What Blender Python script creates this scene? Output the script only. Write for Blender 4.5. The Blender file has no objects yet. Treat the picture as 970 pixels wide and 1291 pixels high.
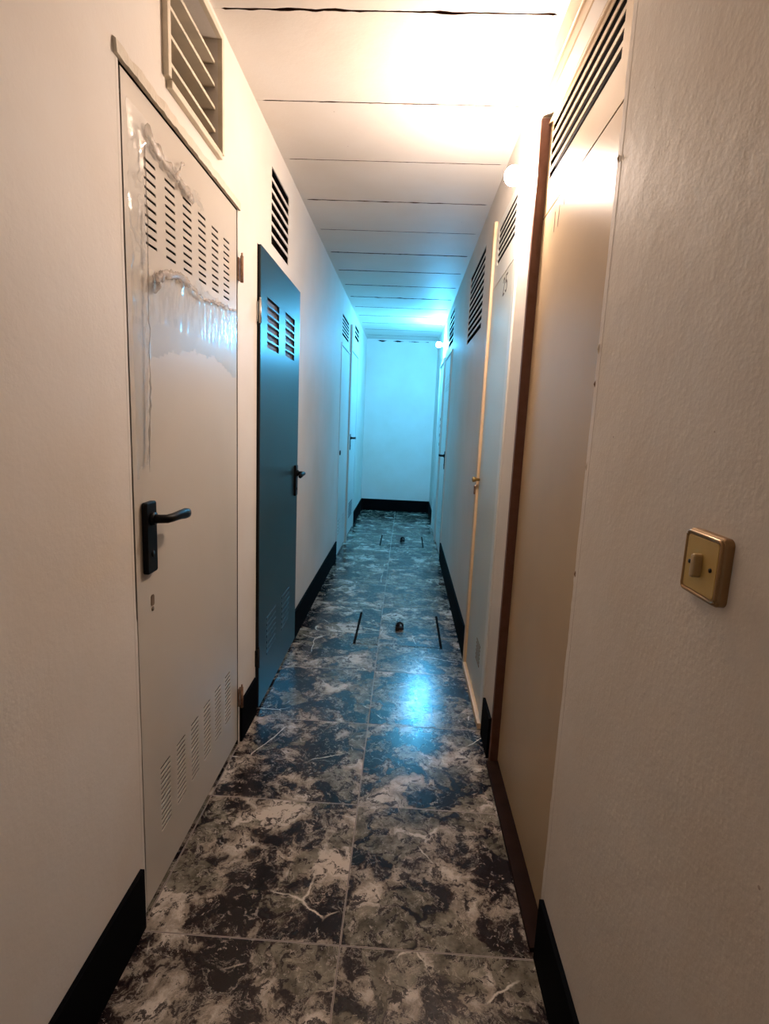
import bpy, bmesh, math, random
from mathutils import Vector, Matrix, noise
random.seed(7)
C = bpy.context.scene.collection
PI = math.pi
# ---------------------------------------------------------------- dimensions (metres)
XL, XR, ZC, YE, YB = -0.6013, 0.3849, 2.4058, 7.8125, -1.6
HCAM, FPX = 1.28, 685.17
PITCH, YAW, ROLL = 0.1648, 0.0326, 0.0437
BB = 0.167
# ---------------------------------------------------------------- materials
def mat(name, color, rough=0.5, metal=0.0, bump=0.0, bscale=60, vary=0.0, vscale=3.0, vcol=None, spec=0.5, coat=0.0, vlo=0.45, vhi=0.7):
    m = bpy.data.materials.new(name); m.use_nodes = True
    nt = m.node_tree; N = nt.nodes; L = nt.links; b = N['Principled BSDF']
    b.inputs['Base Color'].default_value = (*color, 1); b.inputs['Roughness'].default_value = rough
    b.inputs['Metallic'].default_value = metal; b.inputs['Specular IOR Level'].default_value = spec
    b.inputs['Coat Weight'].default_value = coat
    tc = N.new('ShaderNodeTexCoord'); geo = N.new('ShaderNodeNewGeometry')
    if vary:
        n = N.new('ShaderNodeTexNoise'); n.inputs['Scale'].default_value = vscale; n.inputs['Detail'].default_value = 6
        L.new(geo.outputs['Position'], n.inputs['Vector'])
        mr = N.new('ShaderNodeMapRange'); mr.inputs[1].default_value = vlo; mr.inputs[2].default_value = vhi
        mr.inputs[3].default_value = 0; mr.inputs[4].default_value = vary
        L.new(n.outputs['Fac'], mr.inputs[0])
        mx = N.new('ShaderNodeMix'); mx.data_type = 'RGBA'
        mx.inputs[6].default_value = (*color, 1); mx.inputs[7].default_value = (*(vcol or [c*0.6 for c in color]), 1)
        L.new(mr.outputs[0], mx.inputs[0]); L.new(mx.outputs[2], b.inputs['Base Color'])
    if bump:
        n = N.new('ShaderNodeTexNoise'); n.inputs['Scale'].default_value = bscale; n.inputs['Detail'].default_value = 5
        L.new(geo.outputs['Position'], n.inputs['Vector'])
        bp = N.new('ShaderNodeBump'); bp.inputs['Strength'].default_value = bump; bp.inputs['Distance'].default_value = 0.004
        L.new(n.outputs['Fac'], bp.inputs['Height']); L.new(bp.outputs['Normal'], b.inputs['Normal'])
    return m

def wall_mat(name, color, rough, specks=True, lumps=0.5):
    m = bpy.data.materials.new(name); m.use_nodes = True
    nt = m.node_tree; N = nt.nodes; L = nt.links; b = N['Principled BSDF']
    geo = N.new('ShaderNodeNewGeometry'); P = geo.outputs['Position']
    b.inputs['Roughness'].default_value = rough; b.inputs['Specular IOR Level'].default_value = 0.35
    n1 = N.new('ShaderNodeTexNoise'); n1.inputs['Scale'].default_value = 2.2; n1.inputs['Detail'].default_value = 5
    L.new(P, n1.inputs['Vector'])
    mr = N.new('ShaderNodeMapRange'); mr.inputs[1].default_value = .35; mr.inputs[2].default_value = .7; mr.inputs[4].default_value = 1
    L.new(n1.outputs['Fac'], mr.inputs[0])
    mx = N.new('ShaderNodeMix'); mx.data_type = 'RGBA'; mx.inputs[6].default_value = (*color, 1)
    mx.inputs[7].default_value = (color[0]*.93, color[1]*.89, color[2]*.84, 1)
    L.new(mr.outputs[0], mx.inputs[0]); col = mx.outputs[2]
    if specks:
        vo = N.new('ShaderNodeTexVoronoi'); vo.inputs['Scale'].default_value = 9; vo.inputs['Randomness'].default_value = 1
        L.new(P, vo.inputs['Vector'])
        lt = N.new('ShaderNodeMath'); lt.operation = 'LESS_THAN'; lt.inputs[1].default_value = 0.022
        L.new(vo.outputs['Distance'], lt.inputs[0])
        mx2 = N.new('ShaderNodeMix'); mx2.data_type = 'RGBA'; L.new(col, mx2.inputs[6])
        mx2.inputs[7].default_value = (.22, .15, .11, 1)
        ml = N.new('ShaderNodeMath'); ml.operation = 'MULTIPLY'; ml.inputs[1].default_value = .6
        L.new(lt.outputs[0], ml.inputs[0]); L.new(ml.outputs[0], mx2.inputs[0]); col = mx2.outputs[2]
    L.new(col, b.inputs['Base Color'])
    n2 = N.new('ShaderNodeTexNoise'); n2.inputs['Scale'].default_value = 7; n2.inputs['Detail'].default_value = 8; n2.inputs['Roughness'].default_value = .62
    L.new(P, n2.inputs['Vector'])
    n3 = N.new('ShaderNodeTexNoise'); n3.inputs['Scale'].default_value = 120; n3.inputs['Detail'].default_value = 3
    L.new(P, n3.inputs['Vector'])
    ad = N.new('ShaderNodeMath'); ad.operation = 'MULTIPLY_ADD'; ad.inputs[1].default_value = .12
    L.new(n3.outputs['Fac'], ad.inputs[0]); L.new(n2.outputs['Fac'], ad.inputs[2])
    bp = N.new('ShaderNodeBump'); bp.inputs['Strength'].default_value = lumps; bp.inputs['Distance'].default_value = .008
    L.new(ad.outputs[0], bp.inputs['Height']); L.new(bp.outputs['Normal'], b.inputs['Normal'])
    return m

def floor_mat():
    m = bpy.data.materials.new('marbled_tile'); m.use_nodes = True
    nt = m.node_tree; N = nt.nodes; L = nt.links; b = N['Principled BSDF']
    P = N.new('ShaderNodeNewGeometry').outputs['Position']
    def math_(op, a, c=None, d=None):
        n = N.new('ShaderNodeMath'); n.operation = op
        for i, v in enumerate((a, c, d)):
            if v is None: continue
            if isinstance(v, (int, float)): n.inputs[i].default_value = v
            else: L.new(v, n.inputs[i])
        return n.outputs[0]
    sp = N.new('ShaderNodeSeparateXYZ'); L.new(P, sp.inputs[0])
    u = math_('DIVIDE', math_('ADD', sp.outputs[0], 0.1005), 0.5); w = math_('DIVIDE', math_('SUBTRACT', sp.outputs[1], 1.1449), 0.5005)
    iu = math_('FLOOR', u); iw = math_('FLOOR', w)
    cb = N.new('ShaderNodeCombineXYZ'); L.new(iu, cb.inputs[0]); L.new(iw, cb.inputs[1])
    wn = N.new('ShaderNodeTexWhiteNoise'); wn.noise_dimensions = '2D'; L.new(cb.outputs[0], wn.inputs['Vector'])
    sc = N.new('ShaderNodeVectorMath'); sc.operation = 'SCALE'; sc.inputs['Scale'].default_value = 17.0; L.new(wn.outputs['Color'], sc.inputs[0])
    off = N.new('ShaderNodeVectorMath'); L.new(P, off.inputs[0]); L.new(sc.outputs[0], off.inputs[1])
    V = off.outputs[0]
    def noise_(scale, detail=8, rough=.6, dist=0.0, vec=V):
        n = N.new('ShaderNodeTexNoise'); n.inputs['Scale'].default_value = scale; n.inputs['Detail'].default_value = detail
        n.inputs['Roughness'].default_value = rough; n.inputs['Distortion'].default_value = dist
        L.new(vec, n.inputs['Vector']); return n
    # warped coordinates
    wa = noise_(6.5, 6, .6)
    ws = N.new('ShaderNodeVectorMath'); ws.operation = 'MULTIPLY_ADD'; ws.inputs[1].default_value = (.15, .15, .15)
    L.new(wa.outputs['Color'], ws.inputs[0]); L.new(V, ws.inputs[2]); W = ws.outputs[0]
    big = noise_(5.5, 10, .66, .25, W).outputs['Fac']
    ramp = N.new('ShaderNodeValToRGB'); cr = ramp.color_ramp; L.new(big, ramp.inputs[0])
    cols = [(0.40, (.007, .004, .0045)), (0.475, (.020, .012, .012)), (0.500, (.060, .044, .036)), (0.516, (.20, .162, .125)), (0.56, (.34, .283, .225)), (0.62, (.58, .50, .42))]
    cr.elements[0].position = cols[0][0]; cr.elements[0].color = (*cols[0][1], 1)
    cr.elements[1].position = cols[-1][0]; cr.elements[1].color = (*cols[-1][1], 1)
    for p, c in cols[1:-1]:
        e = cr.elements.new(p); e.color = (*c, 1)
    col = ramp.outputs[0]
    def mixc(f, a, c):
        n = N.new('ShaderNodeMix'); n.data_type = 'RGBA'; L.new(f, n.inputs[0]); L.new(a, n.inputs[6])
        if isinstance(c, tuple): n.inputs[7].default_value = (*c, 1)
        else: L.new(c, n.inputs[7])
        return n.outputs[2]
    def rng(x, a, c, lo=0, hi=1):
        n = N.new('ShaderNodeMapRange'); L.new(x, n.inputs[0]); n.inputs[1].default_value = a; n.inputs[2].default_value = c
        n.inputs[3].default_value = lo; n.inputs[4].default_value = hi; return n.outputs[0]
    # greenish grey stone fragments
    vo = N.new('ShaderNodeTexVoronoi'); vo.inputs['Scale'].default_value = 6.5; L.new(W, vo.inputs['Vector'])
    sel = N.new('ShaderNodeSeparateColor'); L.new(vo.outputs['Color'], sel.inputs[0])
    vd = N.new('ShaderNodeTexVoronoi'); vd.feature = 'DISTANCE_TO_EDGE'; vd.inputs['Scale'].default_value = 6.5; L.new(W, vd.inputs['Vector'])
    frag = math_('MULTIPLY', math_('GREATER_THAN', sel.outputs[0], .60), rng(vd.outputs['Distance'], .03, .06))
    mott = noise_(26, 6, .6).outputs['Fac']
    fr = N.new('ShaderNodeValToRGB'); L.new(mott, fr.inputs[0])
    fr.color_ramp.elements[0].position = .35; fr.color_ramp.elements[0].color = (.055, .048, .030, 1)
    fr.color_ramp.elements[1].position = .68; fr.color_ramp.elements[1].color = (.27, .235, .175, 1)
    col = mixc(math_('MULTIPLY', frag, .85), col, fr.outputs[0])
    # dark breccia flecks
    fl = noise_(30, 8, .7, .6, W).outputs['Fac']
    col = mixc(math_('MULTIPLY', rng(fl, .535, .565), .9), col, (.016, .010, .011))
    f2 = noise_(38, 8, .75, .8, W).outputs['Fac']
    col = mixc(math_('MULTIPLY', rng(f2, .575, .62), .7), col, (.48, .40, .33))
    # pale veins
    w2 = N.new('ShaderNodeVectorMath'); w2.operation = 'MULTIPLY_ADD'; w2.inputs[1].default_value = (.05, .05, .05)
    L.new(noise_(8, 6, .6).outputs['Color'], w2.inputs[0]); L.new(V, w2.inputs[2])
    vv = N.new('ShaderNodeTexVoronoi'); vv.feature = 'DISTANCE_TO_EDGE'; vv.inputs['Scale'].default_value = 3.0; L.new(w2.outputs[0], vv.inputs['Vector'])
    vein = rng(vv.outputs['Distance'], .009, .002, 0, 1)
    brk = rng(noise_(4, 3).outputs['Fac'], .55, .60)
    col = mixc(math_('MULTIPLY', math_('MULTIPLY', vein, brk), .9), col, (.70, .62, .52))
    v2 = noise_(11, 9, .7, .8, W).outputs['Fac']
    vein2 = rng(math_('ABSOLUTE', math_('SUBTRACT', v2, .56)), .012, .0, 0, 1)
    col = mixc(math_('MULTIPLY', vein2, .55), col, (.60, .52, .43))
    # grout
    fu = math_('ABSOLUTE', math_('SUBTRACT', math_('FRACT', math_('ADD', u, .5)), .5)); fw = math_('ABSOLUTE', math_('SUBTRACT', math_('FRACT', math_('ADD', w, .5)), .5))
    mn = math_('MINIMUM', fu, fw)
    gm = rng(mn, .0052, .0035)
    col = mixc(gm, col, (.38, .31, .26))
    dk = math_('MULTIPLY', rng(mn, .0018, .0010), 1.0)
    col = mixc(dk, col, (.05, .035, .03))
    L.new(col, b.inputs['Base Color'])
    rn = noise_(60, 4, vec=P).outputs['Fac']
    ro = rng(rn, .3, .7, .13, .27)
    L.new(math_('MAXIMUM', ro, math_('MULTIPLY', gm, .6)), b.inputs['Roughness'])
    b.inputs['Specular IOR Level'].default_value = .36
    h = math_('SUBTRACT', math_('MULTIPLY', noise_(90, 4, vec=P).outputs['Fac'], .5), gm)
    bp = N.new('ShaderNodeBump'); bp.inputs['Strength'].default_value = .30; bp.inputs['Distance'].default_value = .0025
    L.new(h, bp.inputs['Height']); L.new(bp.outputs['Normal'], b.inputs['Normal'])
    return m

def emit(name, color, s):
    m = bpy.data.materials.new(name); m.use_nodes = True; nt = m.node_tree; N = nt.nodes
    N.remove(N['Principled BSDF']); e = N.new('ShaderNodeEmission'); e.inputs[0].default_value = (*color, 1); e.inputs[1].default_value = s
    nt.links.new(e.outputs[0], N['Material Output'].inputs[0]); return m

def film_mat():
    m = bpy.data.materials.new('clear_film'); m.use_nodes = True; nt = m.node_tree; N = nt.nodes; L = nt.links
    N.remove(N['Principled BSDF'])
    tr = N.new('ShaderNodeBsdfTransparent'); tr.inputs[0].default_value = (.995, .995, .99, 1)
    gl = N.new('ShaderNodeBsdfGlossy'); gl.inputs['Roughness'].default_value = .10; gl.inputs[0].default_value = (1, 1, 1, 1)
    df = N.new('ShaderNodeBsdfDiffuse'); df.inputs[0].default_value = (.85, .83, .80, 1)
    m1 = N.new('ShaderNodeMixShader'); m1.inputs[0].default_value = .03; L.new(tr.outputs[0], m1.inputs[1]); L.new(df.outputs[0], m1.inputs[2])
    fr = N.new('ShaderNodeFresnel'); fr.inputs[0].default_value = 1.5
    fm = N.new('ShaderNodeMath'); fm.operation = 'MULTIPLY'; fm.inputs[1].default_value = .19; L.new(fr.outputs[0], fm.inputs[0])
    m2 = N.new('ShaderNodeMixShader'); L.new(fm.outputs[0], m2.inputs[0]); L.new(m1.outputs[0], m2.inputs[1]); L.new(gl.outputs[0], m2.inputs[2])
    L.new(m2.outputs[0], N['Material Output'].inputs[0]); return m

def fold_mat():
    m = bpy.data.materials.new('bunched_film'); m.use_nodes = True; nt = m.node_tree; N = nt.nodes; L = nt.links
    N.remove(N['Principled BSDF'])
    tr = N.new('ShaderNodeBsdfTransparent'); df = N.new('ShaderNodeBsdfDiffuse'); df.inputs[0].default_value = (.52, .42, .34, 1)
    gl = N.new('ShaderNodeBsdfGlossy'); gl.inputs['Roughness'].default_value = .12
    m1 = N.new('ShaderNodeMixShader'); m1.inputs[0].default_value = .32; L.new(tr.outputs[0], m1.inputs[1]); L.new(df.outputs[0], m1.inputs[2])
    m2 = N.new('ShaderNodeMixShader'); m2.inputs[0].default_value = .13; L.new(m1.outputs[0], m2.inputs[1]); L.new(gl.outputs[0], m2.inputs[2])
    geo = N.new('ShaderNodeNewGeometry'); n = N.new('ShaderNodeTexNoise'); n.inputs['Scale'].default_value = 140; L.new(geo.outputs['Position'], n.inputs['Vector'])
    bp = N.new('ShaderNodeBump'); bp.inputs['Strength'].default_value = 1; bp.inputs['Distance'].default_value = .006; L.new(n.outputs['Fac'], bp.inputs['Height']); L.new(bp.outputs['Normal'], gl.inputs['Normal'])
    L.new(m2.outputs[0], N['Material Output'].inputs[0]); return m

M = {
 'wall': wall_mat('cream_wall_paint', (.80, .76, .71), .6, True, .30),
 'wall_r': wall_mat('rough_wall_paint', (.70, .66, .61), .65, True, .36),
 'ceil': wall_mat('ceiling_paint', (.80, .76, .71), .6, True, .35),
 'dark': mat('crack_and_cavity_shade', (.006, .0045, .004), .95, spec=.05),  # near black: paints the shade in cavities and gaps, also colours the crack
 'black': mat('black_skirting', (.0035, .0035, .004), .75, spec=.03),
 'floor': floor_mat(),
 'd1': mat('painted_metal_door', (.60, .55, .48), .32, vary=.35, vscale=2, vcol=(.50, .44, .36), bump=.05, bscale=6),
 'd2': mat('blue_grey_metal_door', (.017, .036, .046), .36, vary=.4, vscale=3, vcol=(.012, .024, .030), bump=.03, bscale=5, spec=.4),
 'd2slot': mat('slot_back_grey', (.13, .12, .15), .6),
 'white': mat('white_door_paint', (.72, .72, .68), .4, vary=.3, vcol=(.6, .6, .55), bump=.08, bscale=20),
 'd5': mat('beige_laminate', (.46, .345, .215), .36, vary=.35, vscale=4, vcol=(.38, .27, .16), bump=.04, bscale=5, spec=.2),
 'd6': mat('grey_green_laminate', (.60, .60, .53), .33, vary=.3, vscale=3, vcol=(.5, .5, .42), bump=.04, bscale=8),
 'wood': mat('brown_wood', (.14, .065, .045), .6, spec=.3, vary=.6, vscale=25, vcol=(.10, .04, .02), bump=.2, bscale=80),
 'palewood': mat('pale_wood', (.70, .53, .34), .5, vary=.5, vscale=18, vcol=(.55, .36, .19), bump=.15, bscale=60),
 'thresh': mat('threshold_wood', (.022, .011, .008), .8, spec=.05, vary=.6, vscale=20, bump=.2, bscale=70),
 'plastic': mat('black_plastic', (.004, .004, .005), .42, spec=.18),
 'brass': mat('worn_brass', (.42, .27, .10), .38, metal=.85, vary=.6, vscale=40, vcol=(.2, .11, .05)),
 'gold': mat('gold_plate', (.58, .41, .14), .45, metal=.4, vary=.3, vscale=30, vcol=(.44, .30, .10)),
 'bronze': mat('bronze_rim', (.34, .21, .10), .30, metal=.75),
 'knobm': mat('champagne_lever', (.50, .38, .22), .30, metal=.5),
 'rust': mat('rusty_steel', (.35, .22, .14), .6, metal=.4, vary=.8, vscale=60, vcol=(.16, .06, .03)),
 'plaster': wall_mat('chipped_plaster', (.72, .66, .56), .75, True, 1.0),
 'slat': mat('cream_slat', (.74, .66, .52), .5, vary=.4, vscale=15),
 'porcelain': mat('lamp_holder_white', (.75, .73, .68), .35),
 'warm': emit('warm_bulb_glass', (1.0, .785, .645), 1.0),
 'blue': emit('cold_bulb_glass', (.09, .53, 1.0), 1.0),
 'back': emit('rear_fill_glass', (1.0, .72, .52), 1.0),
 'film': film_mat(),
 'greypost': mat('grey_painted_post', (.58, .60, .56), .5),
 'crack': mat('crack_brown', (.07, .035, .022), .9, spec=.1),
 'fold': fold_mat(),
 'ink': mat('ink', (.05, .04, .035), .6),
 'faint': mat('faded_ink', (.36, .29, .22), .5),
 'chrome': mat('dull_steel', (.45, .43, .40), .35, metal=.8),
 'iron': mat('dark_iron', (.012, .010, .009), .6, spec=.25),
 'd2low': mat('dark_steel_grille', (.03, .045, .055), .4),
 'stain': mat('scraped_metal', (.20, .14, .09), .6),
}
# ---------------------------------------------------------------- mesh building
class MB:
    def __init__(s): s.v = []; s.f = []; s.sm = []
    def add(s, vs, fs, smooth=False):
        o = len(s.v); s.v += [Vector(p) for p in vs]
        for f in fs: s.f.append([o+i for i in f]); s.sm.append(smooth)
    def box(s, a, b):
        x0, x1 = sorted((a[0], b[0])); y0, y1 = sorted((a[1], b[1])); z0, z1 = sorted((a[2], b[2]))
        s.add([(x0,y0,z0),(x1,y0,z0),(x1,y1,z0),(x0,y1,z0),(x0,y0,z1),(x1,y0,z1),(x1,y1,z1),(x0,y1,z1)],
              [(0,3,2,1),(4,5,6,7),(0,1,5,4),(1,2,6,5),(2,3,7,6),(3,0,4,7)])
    def tube(s, pts, rad, n=12, cap=True):
        pts = [Vector(p) for p in pts]; R = rad if isinstance(rad, list) else [rad]*len(pts); vs = []
        for i, p in enumerate(pts):
            t = (pts[min(i+1, len(pts)-1)] - pts[max(i-1, 0)]).normalized()
            a = t.orthogonal().normalized() if abs(t.z) > .9 else t.cross(Vector((0,0,1))).normalized()
            b = t.cross(a)
            r = R[i]; rx, ry = (r, r) if not isinstance(r, tuple) else r
            vs += [p + a*math.cos(k*2*PI/n)*rx + b*math.sin(k*2*PI/n)*ry for k in range(n)]
        fs = [(i*n+k, i*n+(k+1) % n, (i+1)*n+(k+1) % n, (i+1)*n+k) for i in range(len(pts)-1) for k in range(n)]
        if cap: fs += [tuple(range(n))[::-1], tuple((len(pts)-1)*n+k for k in range(n))]
        s.add(vs, fs, True)
    def rbox(s, c, hs, r, axis=0, n=5, edge=0.0):
        """rounded rectangle plate, thickness along x; edge = front chamfer"""
        def ring(hy, hz, rr):
            o = []
            for q, (sy, sz) in enumerate(((1,1),(-1,1),(-1,-1),(1,-1))):
                for k in range(n+1):
                    a = q*PI/2 + k*PI/2/n
                    o.append((sy*(hy-rr)+math.cos(a)*rr, sz*(hz-rr)+math.sin(a)*rr))
            return o
        hx, hy, hz = hs; sg = 1 if hx > 0 else -1; hx = abs(hx)
        prof = [(-hx, 0), (hx-edge, 0)] + ([(hx-edge*.3, edge*.3), (hx, edge)] if edge else [])
        m = 4*(n+1); vs = []
        for px, ins in prof:
            for (y, z) in ring(hy-ins, hz-ins, max(r-ins, .0005)): vs.append((c[0]+sg*px, c[1]+y, c[2]+z))
        fs = [(i*m+k, i*m+(k+1) % m, (i+1)*m+(k+1) % m, (i+1)*m+k) for i in range(len(prof)-1) for k in range(m)]
        fs += [tuple(range(m))[::-1], tuple((len(prof)-1)*m+k for k in range(m))]
        s.add(vs, fs)
    def grid_slab(s, xa, xb, ys, zs, holes):
        """slab in the y-z plane between x=xa and x=xb with rectangular holes"""
        Y = sorted(set([round(y, 5) for y in ys] + [round(h[i], 5) for h in holes for i in (0, 1)]))
        Z = sorted(set([round(z, 5) for z in zs] + [round(h[i], 5) for h in holes for i in (2, 3)]))
        Y = [y for y in Y if ys[0]-1e-6 <= y <= ys[-1]+1e-6]; Z = [z for z in Z if zs[0]-1e-6 <= z <= zs[-1]+1e-6]
        ny, nz = len(Y)-1, len(Z)-1
        sol = [[True]*nz for _ in range(ny)]
        for i in range(ny):
            yc = (Y[i]+Y[i+1])/2
            hs = [h for h in holes if h[0] < yc < h[1]]
            for j in range(nz):
                zc = (Z[j]+Z[j+1])/2
                if any(h[2] < zc < h[3] for h in hs): sol[i][j] = False
        idx = {}
        vs = []; fs = []
        def V(x, i, j):
            k = (x, i, j)
            if k not in idx: idx[k] = len(vs); vs.append((xa if x == 0 else xb, Y[i], Z[j]))
            return idx[k]
        g = lambda i, j: 0 <= i < ny and 0 <= j < nz and sol[i][j]
        for i in range(ny):
            for j in range(nz):
                if not sol[i][j]: continue
                fs.append((V(0,i,j), V(0,i,j+1), V(0,i+1,j+1), V(0,i+1,j)))
                fs.append((V(1,i,j), V(1,i+1,j), V(1,i+1,j+1), V(1,i,j+1)))
                if not g(i-1, j): fs.append((V(0,i,j), V(1,i,j), V(1,i,j+1), V(0,i,j+1)))
                if not g(i+1, j): fs.append((V(0,i+1,j), V(0,i+1,j+1), V(1,i+1,j+1), V(1,i+1,j)))
                if not g(i, j-1): fs.append((V(0,i,j), V(0,i+1,j), V(1,i+1,j), V(1,i,j)))
                if not g(i, j+1): fs.append((V(0,i,j+1), V(1,i,j+1), V(1,i+1,j+1), V(0,i+1,j+1)))
        s.add(vs, fs)
    def build(s, name, m, parent=None, bevel=0.0, sub=0):
        me = bpy.data.meshes.new(name)
        org = Vector((0,0,0)); p = parent
        while p is not None: org += p.location; p = p.parent
        if parent is None:
            lo = [min(v[i] for v in s.v) for i in range(3)]; hi = [max(v[i] for v in s.v) for i in range(3)]
            org = Vector(((lo[0]+hi[0])/2, (lo[1]+hi[1])/2, lo[2]))
        me.from_pydata([v-org for v in s.v], [], s.f)
        bm = bmesh.new(); bm.from_mesh(me); bmesh.ops.recalc_face_normals(bm, faces=bm.faces); bm.to_mesh(me); bm.free()
        for p_, f in zip(me.polygons, s.sm): p_.use_smooth = f
        me.materials.append(M[m] if isinstance(m, str) else m)
        o = bpy.data.objects.new(name, me); C.objects.link(o)
        if parent is None: o.location = org
        else: o.parent = parent
        if bevel:
            b = o.modifiers.new('bevel', 'BEVEL'); b.width = bevel; b.segments = 2; b.limit_method = 'ANGLE'
        if sub:
            b = o.modifiers.new('sub', 'SUBSURF'); b.levels = b.render_levels = sub
        return o

def empty(name, loc):
    o = bpy.data.objects.new(name, None); C.objects.link(o); o.location = loc; o.empty_display_size = .1; return o
def tag(o, label=None, cat=None, kind=None, group=None):
    if label: o['label'] = label
    if cat: o['category'] = cat
    if kind: o['kind'] = kind
    if group: o['group'] = group
    return o
def X(side, d):               # d = distance out of the wall into the corridor
    return XL + d if side == 'L' else XR - d

# ---------------------------------------------------------------- openings
D1 = (1.176, 1.944, 0.0, 1.963)
D2 = (2.190, 2.985, 0.0, 1.932)
D3 = (4.93, 5.60, 0.0, 1.93)
D4 = (5.78, 6.50, 0.0, 1.99)
D5 = (1.165, 1.924, 0.0, 2.255)
D6 = (2.16, 2.765, 0.0, 2.20)
D7 = (5.10, 5.86, 0.0, 1.93)
V1 = (1.400, 1.757, 2.048, 2.352)
V2 = (2.407, 2.740, 1.994, 2.292)
V3 = (4.96, 5.48, 2.02, 2.20)
V4 = (6.10, 6.58, 2.165, 2.30)
V6 = (3.15, 3.86, 1.815, 2.245)
V7 = (5.12, 5.66, 2.02, 2.33)

# ---------------------------------------------------------------- setting
def wall_holes(ds, vs): return list(ds) + list(vs)
def jag(o, edges, amp, side_x):
    """nibble the plaster edges round an opening: subdivided edge strips moved a little"""
    pass
m_ = MB()
lh = wall_holes((D1, D2, D3, D4), (V1, V2, V3, V4))
m_.grid_slab(XL, XL-.14, [YB, YE+.14], [0, ZC+.02], lh)
m_.box((XL-.42, YB, 0), (XL-.40, YE+.14, ZC+.02))
tag(m_.build('wall_left', 'wall'), 'cream painted left corridor wall with two near doors', 'wall', 'structure')
m_ = MB()
rh = wall_holes((D5, D6, D7), (V6, V7))
m_.grid_slab(XR, XR+.14, [YB, YE+.14], [0, ZC+.02], rh)
m_.box((XR+.40, YB, 0), (XR+.42, YE+.14, ZC+.02))
tag(m_.build('wall_right', 'wall_r'), 'rough painted right corridor wall carrying the brass switch', 'wall', 'structure')
m_ = MB(); m_.box((XL, YE, 0), (XR, YE+.12, ZC+.02))
tag(m_.build('wall_end', 'wall'), 'pale wall closing the far end of the corridor', 'wall', 'structure')
vs = []; fs = []; n = 80
for i in range(n+1):
    x = XL+.07+(XR-XL-.20)*i/n; t = max(.0004, noise.noise(Vector((x*9, 3, 0)))*.022+.003+.004*noise.noise(Vector((x*60, 1, 1))))
    zc_ = ZC-.022+.004*noise.noise(Vector((x*12, 7, 0)))
    vs += [(x, YE-.0015, zc_-t), (x, YE-.0015, zc_+t*.6), (x, YE+.001, zc_+t*.6), (x, YE+.001, zc_-t)]
for i in range(n):
    o = i*4; q = o+4; fs += [(o, q, q+1, o+1), (o+1, q+1, q+2, o+2), (o+3, o, q, q+3)]
mb = MB(); mb.add(vs, fs); tag(mb.build('trim_2', 'dark'), 'ragged dark crack under the ceiling on the end wall', 'crack', 'structure')
m_ = MB(); m_.box((XL-.42, YB-.12, 0), (XR+.42, YB, ZC+.02))
tag(m_.build('wall_back', 'wall'), 'plain cream wall behind the viewpoint', 'wall', 'structure')
m_ = MB(); m_.box((XL-.42, YB-.12, -.06), (XR+.42, YE+.12, 0))
# leave the hatches as separate lids a hair above the floor
tag(m_.build('floor', 'floor'), 'glossy dark marbled floor tiles with pale grout lines', 'floor', 'structure')

# ceiling of planks with ragged open joints
C0, CS = 1.7186, .4429
joints = [C0 + k*CS for k in range(-8, 14)]
joints = [j for j in joints if YB < j < YE-.05]
m_ = MB()
NX = 90
xs = [XL-.01 + (XR-XL+.02)*i/NX for i in range(NX+1)]
def half(j, x, sgn):
    k = int(round((j-C0)/CS)); e = min(x-XL, XR-x)
    if e < .03: return 0.0002
    w = (.0026 if k < 3 else .0034) + .0016*noise.noise(Vector((x*14, j*7, sgn))) + .0030*max(0, noise.noise(Vector((x*45, j*3, sgn*4)))-.1)
    if k in (0, 3, 8): w += .007*max(0, noise.noise(Vector((x*22, j*5, 3+sgn)))+.1)
    if k >= 5: w *= 2.2
    return max(.0003, w)
bounds = [YB-.1] + joints + [YE+.1]
for a, b in zip(bounds[:-1], bounds[1:]):
    vs = []; fs = []
    for x in xs:
        ya = a + (half(a, x, 1) if a != bounds[0] else 0); yb = b - (half(b, x, 2) if b != bounds[-1] else 0)
        vs += [(x, ya, ZC), (x, yb, ZC), (x, yb, ZC+.03), (x, ya, ZC+.03)]
    for i in range(NX):
        o = i*4; q = o+4
        fs += [(o, o+1, q+1, q), (o+1, o+2, q+2, q+1), (o+2, o+3, q+3, q+2), (o+3, o, q, q+3)]
    m_.add(vs, fs)
m_.box((XL-.42, YB-.12, ZC+.035), (XR+.42, YE+.12, ZC+.08))
ceil_o = m_.build('ceiling', 'ceil')
ceil_o.data.materials.append(M['crack'])
for p in ceil_o.data.polygons:
    if abs(p.normal.y) > .5: p.material_index = 1
for p in ceil_o.data.polygons[-6:]: p.material_index = 1
tag(ceil_o, 'white painted ceiling of cross planks with dark cracked joints', 'ceiling', 'structure')

# crumbs of plaster stuck along the cracked joint
def skirting(side, ya, yb, name):
    mb = MB(); mb.box((X(side, 0), ya, 0), (X(side, .011), yb, BB)); return mb
def base(name, side, segs, label):
    root = empty(name, (X(side, 0), segs[0][0], 0)); tag(root, label, 'baseboard', 'structure')
    for ya, yb in segs:
        mb = MB(); mb.box((X(side, -.002), ya, 0), (X(side, .011), yb, BB)); mb.build('skirting_board', 'black', root, bevel=.0015)
base('baseboard_left', 'L', [(YB, 1.155), (1.962, 2.176), (3.0, 4.90), (6.56, YE)], 'black skirting along the foot of the left wall')
base('baseboard_right', 'R', [(YB, 1.150), (1.955, 2.12), (2.835, 5.07), (6.70, YE)], 'black skirting along the foot of the right wall')
mb = MB(); mb.box((XL+.011, YE-.011, 0), (XR-.011, YE+.002, BB))
mb.box((XL+.011, YE-.055, 0), (XL+.03, YE-.011, BB-.001)); mb.box((XR-.03, YE-.055, 0), (XR-.011, YE-.011, BB-.001))
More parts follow.
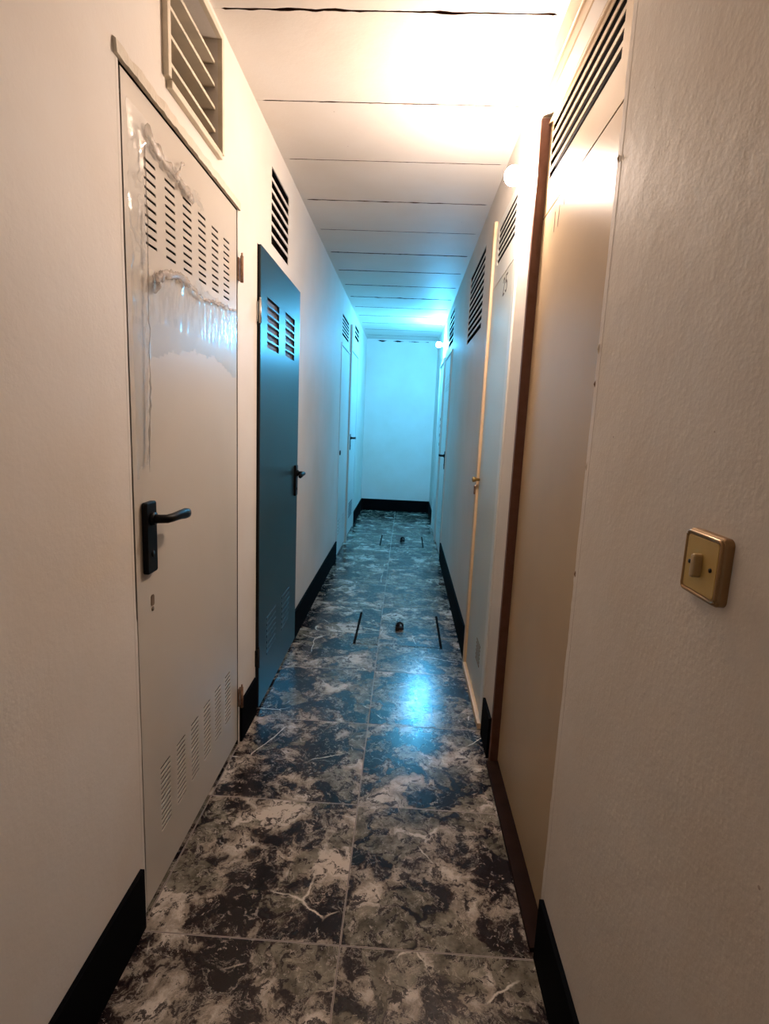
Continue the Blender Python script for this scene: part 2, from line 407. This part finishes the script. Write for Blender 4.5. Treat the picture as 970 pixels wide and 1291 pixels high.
tag(mb.build('baseboard_end', 'black'), 'black skirting across the far end wall', 'baseboard', 'structure')

# ---------------------------------------------------------------- generic parts
def hinge(parent, side, y, z, m='rust', h=.085, out=.014):
    mb = MB()
    mb.tube([(X(side, out), y, z-h/2), (X(side, out), y, z+h/2)], .0055, 10)
    mb.tube([(X(side, out), y, z+h/2), (X(side, out), y, z+h/2+.01)], .0035, 8)
    mb.box((X(side, .001), y-.008, z-h/2+.006), (X(side, .006), y+.010, z+h/2-.006))
    return mb.build('hinge', m, parent)
def lever_handle(parent, side, y, z, dirn, plate_h=.168, plate_w=.05, m='plastic', up=.055, face=0.0):
    """tall back plate with a lever near its top, pointing along dirn (+1 = away from the camera)"""
    mb = MB(); sg = 1 if side == 'L' else -1
    mb.rbox((X(side, face+.006), y, z-up+.012), (sg*.006, plate_w/2, plate_h/2), .007, edge=.003)
    h = mb.build('door_handle', m, parent)
    mb = MB()
    pts = [(X(side, face+.008), y, z), (X(side, face+.030), y, z), (X(side, face+.046), y+dirn*.006, z), (X(side, face+.052), y+dirn*.022, z+.001),
           (X(side, face+.053), y+dirn*.060, z+.001), (X(side, face+.053), y+dirn*.095, z-.001), (X(side, face+.051), y+dirn*.118, z-.004), (X(side, face+.048), y+dirn*.126, z-.006)]
    mb.tube(pts, [.011, .0105, .0105, .0105, (.0085, .0115), (.009, .0135), (.008, .012), (.004, .006)], 14)
    mb.tube([(X(side, face+.012), y, z), (X(side, face+.020), y, z)], [.017, .0155], 16)
    mb.build('lever', m, h)
    # keyhole cover on the plate
    mb = MB(); mb.tube([(X(side, face+.0115), y, z-.085), (X(side, face+.014), y, z-.085)], .008, 14); mb.build('keyhole', 'iron', h)
    return h
def slots(y0, y1, z0, z1, ncol, nrow, sw, sh):
    out = []
    for c in range(ncol):
        ya = y0 + (y1-sw-y0)*c/(max(1, ncol-1))
        for r in range(nrow):
            za = z0 + (z1-sh-z0)*r/(max(1, nrow-1))
            out.append((ya, ya+sw, za, za+sh))
    return out
def frame_box(mb, xa, xb, y0, y1, z0, z1, w, bottom=False):
    mb.box((xa, y0-w, z0), (xb, y0, z1+w)); mb.box((xa, y1, z0), (xb, y1+w, z1+w)); mb.box((xa, y0, z1), (xb, y1, z1+w))
    if bottom: mb.box((xa, y0, z0-w), (xb, y1, z0))
def slat_vent(name, side, V, n, th, depth, m, label, frame=None, fw=.02, fo=.006, group=None, tilt=0.0, inset=.004, backd=.09):
    y0, y1, z0, z1 = V
    root = empty(name, (X(side, 0), (y0+y1)/2, z0)); tag(root, label, 'vent', None, group)
    e = .0008
    mb = MB(); mb.box((X(side, -backd), y0+e, z0+e), (X(side, -backd+.003), y1-e, z1-e)); mb.build('cavity_shade', 'dark', root)  # near-black sheet painting the shade inside the vent
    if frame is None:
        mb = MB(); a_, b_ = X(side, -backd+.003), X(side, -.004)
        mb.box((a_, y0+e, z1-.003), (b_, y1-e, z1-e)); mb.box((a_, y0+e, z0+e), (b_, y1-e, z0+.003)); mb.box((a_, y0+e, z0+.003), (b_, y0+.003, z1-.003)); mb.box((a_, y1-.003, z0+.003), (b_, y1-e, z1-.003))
        mb.build('lining', 'dark', root)  # dark inner sides, vent shade put into their colour
    for k in range(1, n):
        z = z0 + (z1-z0)*k/n
        mb = MB()
        xf, xb = X(side, -inset), X(side, -inset-depth)
        dz = tilt
        mb.add([(xf, y0+e, z-th/2), (xf, y1-e, z-th/2), (xf, y1-e, z+th/2), (xf, y0+e, z+th/2),
                (xb, y0+e, z-th/2+dz), (xb, y1-e, z-th/2+dz), (xb, y1-e, z+th/2+dz), (xb, y0+e, z+th/2+dz)],
               [(0,1,2,3), (4,7,6,5), (0,4,5,1), (3,2,6,7), (0,3,7,4), (1,5,6,2)])
        mb.build('slat', m, root, bevel=.001)
    if frame:
        mb = MB(); frame_box(mb, X(side, -.002), X(side, fo), y0, y1, z0, z1, fw, True)
        mb.build('vent_frame', frame, root, bevel=.002)
    return root
def lining(mb, side, V, depth, t=.003, gap=0.0):
    y0, y1, z0, z1 = V; xa, xb = X(side, -depth), X(side, -.001)
    mb.box((xa, y0, z0), (xb, y0+t, z1)); mb.box((xa, y1-t, z0), (xb, y1, z1)); mb.box((xa, y0+t, z1-t), (xb, y1-t, z1))

# ---------------------------------------------------------------- door 1 (near left, cream metal, punched slots)
def leaf(side, op, face, th, holes, gap=(.011, .005, .008), bot=.022):
    mb = MB(); y0, y1, z0, z1 = op
    mb.grid_slab(X(side, face), X(side, face-th), [y0+gap[0], y1-gap[1]], [bot, z1-gap[2]], holes); return mb
r = empty('door_1', (XL, D1[0], 0)); tag(r, 'cream metal door nearest on the left, with rows of punched slots', 'door', 'structure')
top = slots(1.278, 1.862, 1.650, 1.830, 6, 10, .056, .0062)
bot = slots(1.281, 1.857, .165, .352, 6, 13, .060, .0075)
leaf('L', D1, -.002, .0025, top+bot).build('leaf', 'd1', r)
mb = MB(); mb.box((XL-.060, D1[0]+.004, .01), (XL-.056, D1[1]-.004, D1[3]-.004)); mb.build('leaf_cavity_shade', 'dark', r)  # black sheet paints shade behind slots and gaps, likewise on the other doors
mb = MB(); lining(mb, 'L', D1, .05, t=.0025); mb.build('door_frame', 'iron', r)  # lining coloured near black to paint the shade in the door gap
hd = lever_handle(r, 'L', 1.243, 1.030, 1, plate_h=.172, plate_w=.052, up=.058)
hinge(r, 'L', 1.948, 1.772); hinge(r, 'L', 1.948, .198)
# old keyhole, scraped through the paint
mb = MB(); mb.rbox((XL-.0018, 1.262, .822), (.0012, .008, .014), .006); mb.tube([(XL-.002, 1.262, .800), (XL-.0006, 1.262, .800)], .006, 10)
mb.build('old_keyhole', 'stain', r)
# plaster ridge above the door
vs = []; fs = []; n = 70
for i in range(n+1):
    y = D1[0]-.018 + (D1[1]-D1[0]+.030)*i/n
    j = noise.noise(Vector((y*25, 0, 0)))*.003; k = noise.noise(Vector((y*40, 3, 0)))*.0025
    z0 = D1[3]-.002+k*.6; z1 = z0+.030+j
    vs += [(XL-.001, y, z0-.001), (XL+.008+k, y, z0), (XL+.007+j, y, z1-.006), (XL-.001, y, z1)]
for i in range(n):
    o = i*4; q = o+4
    fs += [(o, q, q+1, o+1), (o+1, q+1, q+2, o+2), (o+2, q+2, q+3, o+3)]
fs += [(0, 1, 2, 3), (n*4+3, n*4+2, n*4+1, n*4)]
mb = MB(); mb.add(vs, fs); mb.build('plaster_ridge', 'plaster', r)
# plaster edge down the near side
vs = []; fs = []; n = 120
for i in range(n+1):
    z = .02 + 1.94*i/n
    k = noise.noise(Vector((z*9, 5, 0)))*.0025 + (.004 if z < .80 else 0) + (-.003 if .8 < z < 1.12 else 0)
    vs += [(XL-.001, D1[0]-.012, z), (XL+.0004, D1[0]-.010, z), (XL+.0003, D1[0]+k*.6, z), (XL-.03, D1[0]+k*.6, z)]
for i in range(n):
    o = i*4; q = o+4
    fs += [(o, q, q+1, o+1), (o+1, q+1, q+2, o+2), (o+2, q+2, q+3, o+3)]
mb = MB(); mb.add(vs, fs); mb.build('jamb_plaster', 'wall', r)

# ---------------------------------------------------------------- clear film taped on door 1
def film():
    ny, nz = 90, 110
    y0, y1, z0, z1 = 1.192, 1.925, 1.12, 1.905
    def inside(y, z):
        e = noise.noise(Vector((y*18, z*18, 1)))*.018 + noise.noise(Vector((y*60, z*60, 2)))*.006
        if y < 1.268+e+.02*(z > 1.86): return z > 1.13 + (y-1.19)*.5 + e*2                    # long strip at the handle side
        if z > 1.838+e*.6 and y < 1.62+e: return z < 1.885 - (y-1.27)*.08 + e                  # band over the slots
        if y < 1.32: return 1.40+e < z < 1.595+e
        top = 1.600 + .03*min(1, (y-1.32)/.2) + e
        return (1.40 + .05*math.sin((y-1.3)*5) + e) < z < top
    vid = {}; vs = []; fs = []
    def P(i, j):
        if (i, j) not in vid:
            y = y0+(y1-y0)*i/ny; z = z0+(z1-z0)*j/nz
            a = abs(noise.noise(Vector((y*22, z*7, 0)))); b = abs(noise.noise(Vector((y*70, z*50, 4)))); c = noise.noise(Vector((y*30, z*30, 8)))
            crump = math.exp(-((z-1.855)/.022)**2)*(y < 1.6) + math.exp(-((z-1.60)/.025)**2) + .5*(y < 1.27)
            str_ = abs(noise.noise(Vector((y*95, z*9, 6)))); d = .0030 + a*.001 + crump*(b*.009 + .003*c) + str_*.0035*((z < 1.62 and z > 1.48) or y < 1.27)
            vid[(i, j)] = len(vs); vs.append((XL+max(.0018, d), y, z))
        return vid[(i, j)]
    for i in range(ny):
        for j in range(nz):
            y = y0+(y1-y0)*(i+.5)/ny; z = z0+(z1-z0)*(j+.5)/nz
            if inside(y, z): fs.append((P(i, j), P(i+1, j), P(i+1, j+1), P(i, j+1)))
    mb = MB(); mb.add(vs, fs, True)
    root = empty('plastic_film', (XL, 1.55, 1.12))
    mb.build('film_sheet', 'film', root)
    def roll(pts, r0):
        P = []; R = []; n = 46
        for i in range(n+1):
            t = i/n*(len(pts)-1); k = min(int(t), len(pts)-2); f = t-k
            y = pts[k][0]*(1-f)+pts[k+1][0]*f; z = pts[k][1]*(1-f)+pts[k+1][1]*f
            q = noise.noise(Vector((y*60, z*60, 3)))
            P.append((XL+.007+abs(q)*.005, y+q*.003, z+noise.noise(Vector((y*45, z*30, 9)))*.009)); R.append(r0*(.5+abs(noise.noise(Vector((y*80, z*40, 5))))*1.6)*(1 if 0 < i < n else .2))
        m2 = MB(); m2.tube(P, [(a*.7, a*1.5) for a in R], 8); return m2.build('rolled_edge', 'fold', root)
    roll([(1.300, 1.545), (1.305, 1.585), (1.36, 1.607), (1.44, 1.622), (1.50, 1.618)], .009)
    roll([(1.50, 1.618), (1.60, 1.600), (1.75, 1.615), (1.90, 1.628)], .0035)
    roll([(1.275, 1.880), (1.33, 1.862), (1.40, 1.852), (1.47, 1.846), (1.53, 1.838)], .008)
    roll([(1.43, 1.850), (1.475, 1.905)], .003)
    roll([(1.262, 1.86), (1.268, 1.70), (1.262, 1.52), (1.258, 1.32), (1.245, 1.14)], .0022)
    return root
tag(film(), 'torn crumpled clear plastic film stuck over the slots of the near cream door', 'plastic film')

# ---------------------------------------------------------------- door 2 (blue grey metal)
r = empty('door_2', (XL, D2[0], 0)); tag(r, 'dark blue grey metal door on the left with two louvred vents', 'door', 'structure')
g1 = (2.303, 2.512, 1.560, 1.760); g2 = (2.640, 2.850, 1.566, 1.766)
h2 = slots(g1[0], g1[1], g1[2], g1[3], 1, 6, g1[1]-g1[0], .0270) + slots(g2[0], g2[1], g2[2], g2[3], 1, 6, g2[1]-g2[0], .0270)
leaf('L', D2, .012, .004, h2, gap=(.010, .003, .003), bot=.014).build('leaf', 'd2', r)
mb = MB(); mb.box((XL-.002, g1[0]-.02, g1[2]-.02), (XL+.001, g1[1]+.02, g1[3]+.02)); mb.build('vent_backing', 'd2slot', r)
mb = MB(); mb.box((XL-.002, g2[0]-.02, g2[2]-.02), (XL+.001, g2[1]+.02, g2[3]+.02)); mb.build('vent_backing', 'd2slot', r)
for ya in (2.33, 2.63):
    mb = MB()
    for k in range(7): mb.box((XL+.0115, ya, .20+k*.028), (XL+.0140, ya+.17, .212+k*.028))
    mb.build('lower_vent', 'd2low', r, bevel=.0008)
mb = MB(); mb.box((XL+.008, D2[0]+.010, .014), (XL-.028, D2[0]+.012, D2[3]-.003)); mb.build('leaf_edge', 'iron', r)
mb = MB(); lining(mb, 'L', D2, .05); mb.build('door_frame', 'iron', r)
mb = MB(); mb.box((XL-.066, D2[0]+.004, .01), (XL-.062, D2[1]-.004, D2[3]-.004)); mb.build('leaf_cavity_shade', 'dark', r)
lever_handle(r, 'L', 2.915, .985, -1, plate_h=.165, plate_w=.05, up=.052, face=.012)
hinge(r, 'L', 2.186, 1.68, 'chrome'); hinge(r, 'L', 2.186, .25, 'iron')

# ---------------------------------------------------------------- doors 3 and 4 (far left, pale)
r = empty('door_3', (XL, D3[0], 0)); tag(r, 'pale door on the left at the far blue end, nearer of two', 'door', 'structure')
leaf('L', D3, .004, .004, slots(5.0, 5.5, .20, .34, 2, 5, .18, .012)).build('leaf', 'white', r)
mb = MB(); mb.box((XL-.066, D3[0]+.004, .01), (XL-.062, D3[1]-.004, D3[3]-.004)); mb.build('leaf_cavity_shade', 'dark', r)
mb = MB(); frame_box(mb, XL-.03, XL+.006, D3[0], D3[1], 0, D3[3], .02); mb.build('door_frame', 'white', r, bevel=.002)
mb = MB(); mb.box((XL-.001, D3[1]+.022, 0), (XL+.022, D3[1]+.085, 2.22)); mb.build('frame_post', 'greypost', r, bevel=.002)
mb = MB(); mb.tube([(XL+.003, 4.985, .98), (XL+.012, 4.985, .98)], .022, 16); mb.build('lock', 'iron', r)
r = empty('door_4', (XL, D4[0], 0)); tag(r, 'last pale door on the left beside the end wall', 'door', 'structure')
leaf('L', D4, .004, .035, []).build('leaf', 'white', r)
mb = MB(); mb.box((XL-.066, D4[0]+.004, .01), (XL-.062, D4[1]-.004, D4[3]-.004)); mb.build('leaf_cavity_shade', 'dark', r)
mb = MB(); frame_box(mb, XL-.03, XL+.008, D4[0], D4[1], 0, D4[3], .03); mb.build('door_frame', 'white', r, bevel=.002)
lever_handle(r, 'L', 5.86, 1.09, 1)
mb = MB()
for k in range(6): mb.box((XL+.0035, 5.95, .20+k*.03), (XL+.006, 6.3, .215+k*.03))
mb.build('lower_vent', 'd2low', r)

# ---------------------------------------------------------------- door 5 (near right, beige, recessed)
F5 = -.028
r = empty('door_5', (XR, D5[0], 0)); tag(r, 'beige laminate door nearest on the right, recessed below a slatted panel', 'door', 'structure')
mb = MB(); mb.grid_slab(X('R', F5), X('R', F5-.03), [D5[0]+.003, D5[1]-.004], [.02, 1.948], []); mb.build('leaf', 'd5', r)
hl = [(1.298, 1.884, 2.052+k*.0345, 2.052+k*.0345+.0225) for k in range(5)]
mb = MB(); mb.grid_slab(X('R', F5), X('R', F5-.002), [D5[0]+.003, D5[1]-.004], [1.953, 2.252], hl); mb.build('slatted_panel', 'd5', r)
mb = MB(); mb.box((X('R', F5-.012), D5[0]+.003, 1.96), (X('R', F5-.016), D5[1]-.004, 2.25)); mb.build('panel_cavity_shade', 'dark', r)  # dark sheet close behind the slots paints their shade
mb = MB(); mb.box((X('R', F5-.035), D5[0]+.003, .012), (X('R', F5-.039), D5[1]-.004, 1.95)); mb.build('leaf_cavity_shade', 'dark', r)
mb = MB(); mb.box((X('R', F5), D5[0]+.003, 2.228), (X('R', F5+.008), D5[1]-.004, 2.236)); mb.build('bead', 'd5', r, bevel=.002)
mb = MB(); mb.box((XR-.003, D5[1]-.0035, 0), (XR+.06, D5[1]+.020, 2.25)); mb.build('door_post', 'wood', r, bevel=.002)
mb = MB(); mb.box((XR-.016, D5[0], -.001), (XR+.05, D5[1], .013)); mb.build('threshold', 'thresh', r, bevel=.002)
# faint handwritten strokes
mb = MB()
xf = X('R', F5+.0012)
def stroke(mb, xf, pts, w=.004, d=.0008):
    for a, b in zip(pts[:-1], pts[1:]):
        a = Vector((0, *a)); b = Vector((0, *b)); t = (b-a).normalized(); nrm = Vector((0, -t.z, t.y))*w/2
        e = t*w*.3; q = [a-nrm-e, a+nrm-e, b+nrm+e, b-nrm+e]
        mb.add([(xf, p.y, p.z) for p in q] + [(xf+d, p.y, p.z) for p in q], [(0,1,2,3), (4,7,6,5), (0,4,5,1), (1,5,6,2), (2,6,7,3), (3,7,4,0)])
stroke(mb, xf, [(1.764, 1.917), (1.760, 1.862)]); stroke(mb, xf, [(1.717, 1.918), (1.722, 1.865)]); stroke(mb, xf, [(1.676, 1.925), (1.668, 1.905)])
mb.build('chalk_marks', 'faint', r)
# plaster edge of the near jamb, chipped
vs = []; fs = []; n = 160
for i in range(n+1):
    z = .0 + 2.25*i/n
    k = noise.noise(Vector((z*14, 9, 0)))*.003 + max(0, noise.noise(Vector((z*55, 2, 0)))-.25)*.012
    vs += [(XR+.001, D5[0]-.02, z), (XR-.0004, D5[0]-.017, z), (XR-.0003, D5[0]+.004+k, z), (XR+.026, D5[0]+.004+k, z)]
for i in range(n):
    o = i*4; q = o+4
    fs += [(o, q, q+1, o+1), (o+1, q+1, q+2, o+2), (o+2, q+2, q+3, o+3)]
mb = MB(); mb.add(vs, fs); mb.build('jamb_plaster', 'wall_r', r)
for cz, cr_ in ((1.445, .006), (1.375, .004), (1.205, .005), (.97, .004), (1.80, .004)):
    mb = MB(); ring = [(D5[0]-.001+math.cos(a)*cr_*(.6+.4*noise.noise(Vector((a*3, cz*9, 0)))), cz+math.sin(a)*cr_*1.9) for a in [k*2*PI/12 for k in range(12)]]
    vs = [(XR-.0006, y, z) for y, z in ring] + [(XR-.0035, D5[0]-.001, cz)]
    mb.add(vs, [(k, (k+1) % 12, 12) for k in range(12)]); mb.build('plaster_chip', 'rust' if cr_ < .005 else 'plaster', r)
# moulding above the opening
root = empty('trim_1', (XR, D5[0], 2.25)); tag(root, 'beige wooden moulding over the near right door', 'trim', 'structure')
mb = MB(); mb.box((XR-.004, D5[0], 2.256), (XR+.001, D5[1]+.02, ZC-.002)); mb.build('board', 'd5', root)
mb = MB(); mb.box((XR-.012, D5[0], 2.300), (XR-.003, D5[1]+.01, 2.312)); mb.build('bead', 'd5', root, bevel=.003)

# ---------------------------------------------------------------- door 6 (right, grey green, number 25)
r = empty('door_6', (XR, D6[0], 0)); tag(r, 'grey green door on the right marked 25 with a pale wood edge strip', 'door', 'structure')
mb = MB(); mb.grid_slab(X('R', .003), X('R', -.03), [2.222, D6[1]-.010], [.030, 1.916], []); mb.build('leaf', 'd6', r)
hl = [(2.262, 2.672, 2.010+k*.0270, 2.010+k*.0270+.0170) for k in range(6)]
mb = MB(); mb.grid_slab(X('R', .003), X('R', .001), [2.222, D6[1]-.006], [1.921, 2.198], hl); mb.build('slatted_panel', 'white', r)
mb = MB(); mb.box((XR+.009, 2.224, 1.99), (XR+.012, D6[1]-.004, 2.196)); mb.build('panel_cavity_shade', 'dark', r)  # painted shade of the slots, as a dark sheet behind them
mb = MB(); mb.box((XR+.05, D6[0]+.003, .01), (XR+.053, D6[1]-.003, D6[3]-.003)); mb.build('leaf_cavity_shade', 'dark', r)
mb = MB(); mb.box((XR+.03, D6[0]+.001, 0), (XR-.007, 2.218, D6[3]-.001)); mb.build('door_frame', 'white', r, bevel=.002)
mb = MB(); mb.box((XR+.03, D6[1]-.001, 0), (XR-.015, D6[1]+.05, D6[3]+.03)); mb.build('edge_strip', 'palewood', r, bevel=.002)
mb = MB(); mb.box((XR-.02, D6[0], -.001), (XR+.03, D6[1], .026)); mb.build('threshold', 'palewood', r, bevel=.002)
mb = MB(); mb.tube([(XR-.002, 2.738, 1.013), (XR-.018, 2.738, 1.013), (XR-.030, 2.738, 1.013), (XR-.038, 2.738, 1.013), (XR-.042, 2.738, 1.013)], [.007, .007, .014, .014, .006], 16)
mb.build('knob', 'brass', r)
mb = MB(); mb.rbox((XR-.0185, 2.787, .955), (-.0035, .014, .022), .003); mb.build('latch_plate', 'rust', r)
mb = MB()
for k in range(6): mb.box((XR-.0028, 2.33, .200+k*.018), (XR-.0055, 2.44, .209+k*.018))
mb.build('lower_vent', 'bronze', r)
mb = MB(); xf = XR-.0040
two = [(2.445, 1.880), (2.437, 1.893), (2.422, 1.894), (2.412, 1.882), (2.414, 1.868), (2.440, 1.828), (2.408, 1.830)]
five = [(2.352, 1.897), (2.384, 1.896), (2.386, 1.868), (2.368, 1.873), (2.355, 1.862), (2.354, 1.842), (2.368, 1.829), (2.386, 1.836)]
stroke(mb, xf, two, .007); stroke(mb, xf, five, .007); mb.build('number', 'ink', r)

# ---------------------------------------------------------------- doors 7 and 8 (far right)
r = empty('door_7', (XR, D7[0], 0)); tag(r, 'pale door on the right at the far blue end with perforated vent', 'door', 'structure')
leaf('R', D7, .004, .003, slots(5.26, 5.66, 1.60, 1.74, 4, 6, .05, .010) + slots(5.3, 5.62, .2, .34, 2, 5, .12, .012)).build('leaf', 'white', r)
mb = MB(); mb.box((XR+.066, D7[0]+.004, .01), (XR+.062, D7[1]-.004, D7[3]-.004)); mb.build('leaf_cavity_shade', 'dark', r)
mb = MB(); frame_box(mb, XR+.03, XR-.010, D7[0], D7[1], 0, D7[3], .022); mb.build('door_frame', 'white', r, bevel=.002)
mb = MB(); mb.box((XR+.02, D7[0]-.001, .01), (XR-.0108, D7[0]+.010, D7[3])); mb.build('gap_shade', 'dark', r)  # black strip painting the shaded open gap at the near edge
lever_handle(r, 'R', 5.18, .985, 1)
r = empty('door_8', (XR, 5.98, 0)); tag(r, 'last flush pale door on the right beside the end wall', 'door', 'structure')
mb = MB(); mb.box((XR+.001, 5.99, .01), (XR-.008, 6.62, 1.93)); mb.build('leaf', 'white', r, bevel=.002)
mb = MB(); frame_box(mb, XR+.001, XR-.018, 5.985, 6.625, 0, 1.935, .04); mb.build('door_frame', 'white', r, bevel=.002)
for k, z in enumerate((1.06, 1.16, 1.26, 1.33)):
    mb = MB(); mb.rbox((XR-.012, 6.05, z), (-.005, .014, .016), .006); mb.build('bolt', 'iron', r)

# ---------------------------------------------------------------- wall vents
slat_vent('wall_vent', 'L', V1, 5, .009, .055, 'slat', 'large cream framed louvre above the near cream door', 'slat',   .018, .014, backd=.075, inset=.008)
slat_vent('wall_vent', 'L', V2, 7, .013, .004, 'wall', 'dark slatted wall vent above the blue grey door', backd=.06, inset=.001)
slat_vent('wall_vent', 'L', V3, 6, .013, .004, 'white', 'slatted vent over the first far left pale door', backd=.06, inset=.001)
slat_vent('wall_vent', 'L', V4, 3, .016, .004, 'white', 'small slatted vent over the last left door by the end wall', backd=.06, inset=.001)
slat_vent('wall_vent', 'R', V6, 11, .013, .004, 'wall', 'tall black slatted vent on the right wall past door 25', backd=.06, inset=.001)
slat_vent('wall_vent', 'R', V7, 6, .009, .003, 'white', 'dark slatted vent over the far right pale door', backd=.06, inset=.001)

# ---------------------------------------------------------------- light switch
sy, sz = .668, 1.121
r = empty('light_switch', (XR, sy, sz)); tag(r, 'square gold light switch with bronze rim on the near right wall', 'light switch')
mb = MB(); mb.rbox((XR-.006, sy, sz), (-.006, .0425, .0415), .009, n=8, edge=.004)
ring = []
for q, (a_, b_) in enumerate(((1,1),(-1,1),(-1,-1),(1,-1))):
    for k in range(7):
        t = q*PI/2+k*PI/12; ring.append((XR-.0118, sy+a_*.0325+math.cos(t)*.006, sz+b_*.0315+math.sin(t)*.006))
mb.tube(ring+[ring[0]], .0024, 10, cap=False)
mb.build('rim', 'bronze', r)
mb = MB(); mb.rbox((XR-.0125, sy, sz), (-.0008, .0350, .0340), .005, n=6, edge=.001); mb.build('face_plate', 'gold', r)
mb = MB(); mb.rbox((XR-.019, sy, sz), (-.0055, .0042, .0150), .0040, n=6, edge=.0025); mb.build('rocker', 'knobm', r)
for d in (-1, 1):
    mb = MB(); mb.tube([(XR-.0130, sy+d*.0235, sz), (XR-.0146, sy+d*.0235, sz)], .0028, 12); mb.build('screw', 'iron', r)

# ---------------------------------------------------------------- bulbs
def bulb(side, y, z, mglass, power, col, label, group=None):
    r = empty('wall_lamp', (X(side, 0), y, z)); tag(r, label, 'lamp', None, group)
    mb = MB()
    mb.tube([(X(side, -.001), y, z), (X(side, .006), y, z), (X(side, .010), y, z)], [.034, .034, .028], 24); mb.build('mounting_plate', 'porcelain', r)
    mb = MB(); mb.tube([(X(side, .008), y, z), (X(side, .020), y, z), (X(side, .032), y, z)], [.019, .020, .018], 20); mb.build('lamp_holder', 'porcelain', r)
    prof = [(.030, .013), (.036, .016), (.044, .022), (.054, .028), (.066, .031), (.078, .029), (.088, .022), (.094, .012), (.096, .003)]
    mb = MB(); mb.tube([(X(side, d), y, z) for d, _ in prof], [q for _, q in prof], 24)
    mt = M[mglass]; area = 4*PI*.031*.040
    mt.node_tree.nodes['Emission'].inputs[1].default_value = power/(PI*area)
    mb.build('glass_bulb', mglass, r)
bulb('R', 2.00, 2.112, 'warm', 46, None, 'glaring warm bulb on the right wall between the beige door and door 25')
bulb('R', 6.30, 2.150, 'blue', 102, None, 'glaring cold blue bulb at the far end of the right wall')
bulb('R', -.90, 2.10, 'back', 0.9, None, 'unseen warm fill bulb added on the right wall behind the viewpoint')  # added out of view as a dim fill for the near end

# ---------------------------------------------------------------- floor hatches
def hatch(yc, hl, hw, label):
    r = empty('floor_hatch', (.013, yc, 0)); tag(r, label, 'hatch', None)
    mb = MB(); mb.box((.013-hw+.006, yc-hl+.004, -.004), (.013+hw-.006, yc+hl-.004, .0020)); mb.build('lid', 'floor', r)
    for s in (-1, 1):
        mb = MB(); mb.box((.013+s*hw-.008, yc-hl, -.003), (.013+s*hw+.006, yc+hl, .0035)); mb.build('side_gap_shade', 'dark', r)  # raised black strip, painted stand-in for the shaded gap beside the lid
    mb = MB(); mb.rbox((.020, yc, .009), (.026, .018, .009), .006); mb.tube([(.020+.020*math.cos(a), yc+.004, .020+.022*math.sin(a)) for a in [PI*k/10 for k in range(11)]], .0065, 10)
    mb.box((.002, yc-.004, .004), (.022, yc+.008, .036))
    mb.build('lifting_ring', 'iron', r)
hatch(3.245, .262, .252, 'floor hatch with dark lifting ring, nearer of the two in the floor')
hatch(5.81, .262, .225, 'floor hatch with dark lifting ring, farther one in the blue light')

# ---------------------------------------------------------------- camera, world, colour
cy, sy_, cp, sp, cr, sr = math.cos(YAW), math.sin(YAW), math.cos(PITCH), math.sin(PITCH), math.cos(ROLL), math.sin(ROLL)
fwd = Vector((-sy_*cp, cy*cp, -sp)); r0 = Vector((cy, sy_, 0)); u0 = r0.cross(fwd)
right = r0*cr + u0*sr; up = -r0*sr + u0*cr
cam = bpy.data.cameras.new('camera'); co = bpy.data.objects.new('camera', cam); C.objects.link(co)
mt = Matrix((right, up, -fwd)).transposed().to_4x4(); mt.translation = Vector((0, 0, HCAM)); co.matrix_world = mt
cam.sensor_fit = 'HORIZONTAL'; cam.sensor_width = 36; cam.lens = 36*FPX/970; cam.clip_start = .01
cam.shift_y = 0
bpy.context.scene.camera = co
w = bpy.data.worlds.new('world'); bpy.context.scene.world = w; w.use_nodes = True
w.node_tree.nodes['Background'].inputs[0].default_value = (.6, .5, .42, 1); w.node_tree.nodes['Background'].inputs[1].default_value = .03
vs_ = bpy.context.scene.view_settings
vs_.view_transform = 'Standard'; vs_.look = 'None'; vs_.gamma = 1; vs_.use_curve_mapping = False; vs_.exposure = 0.14
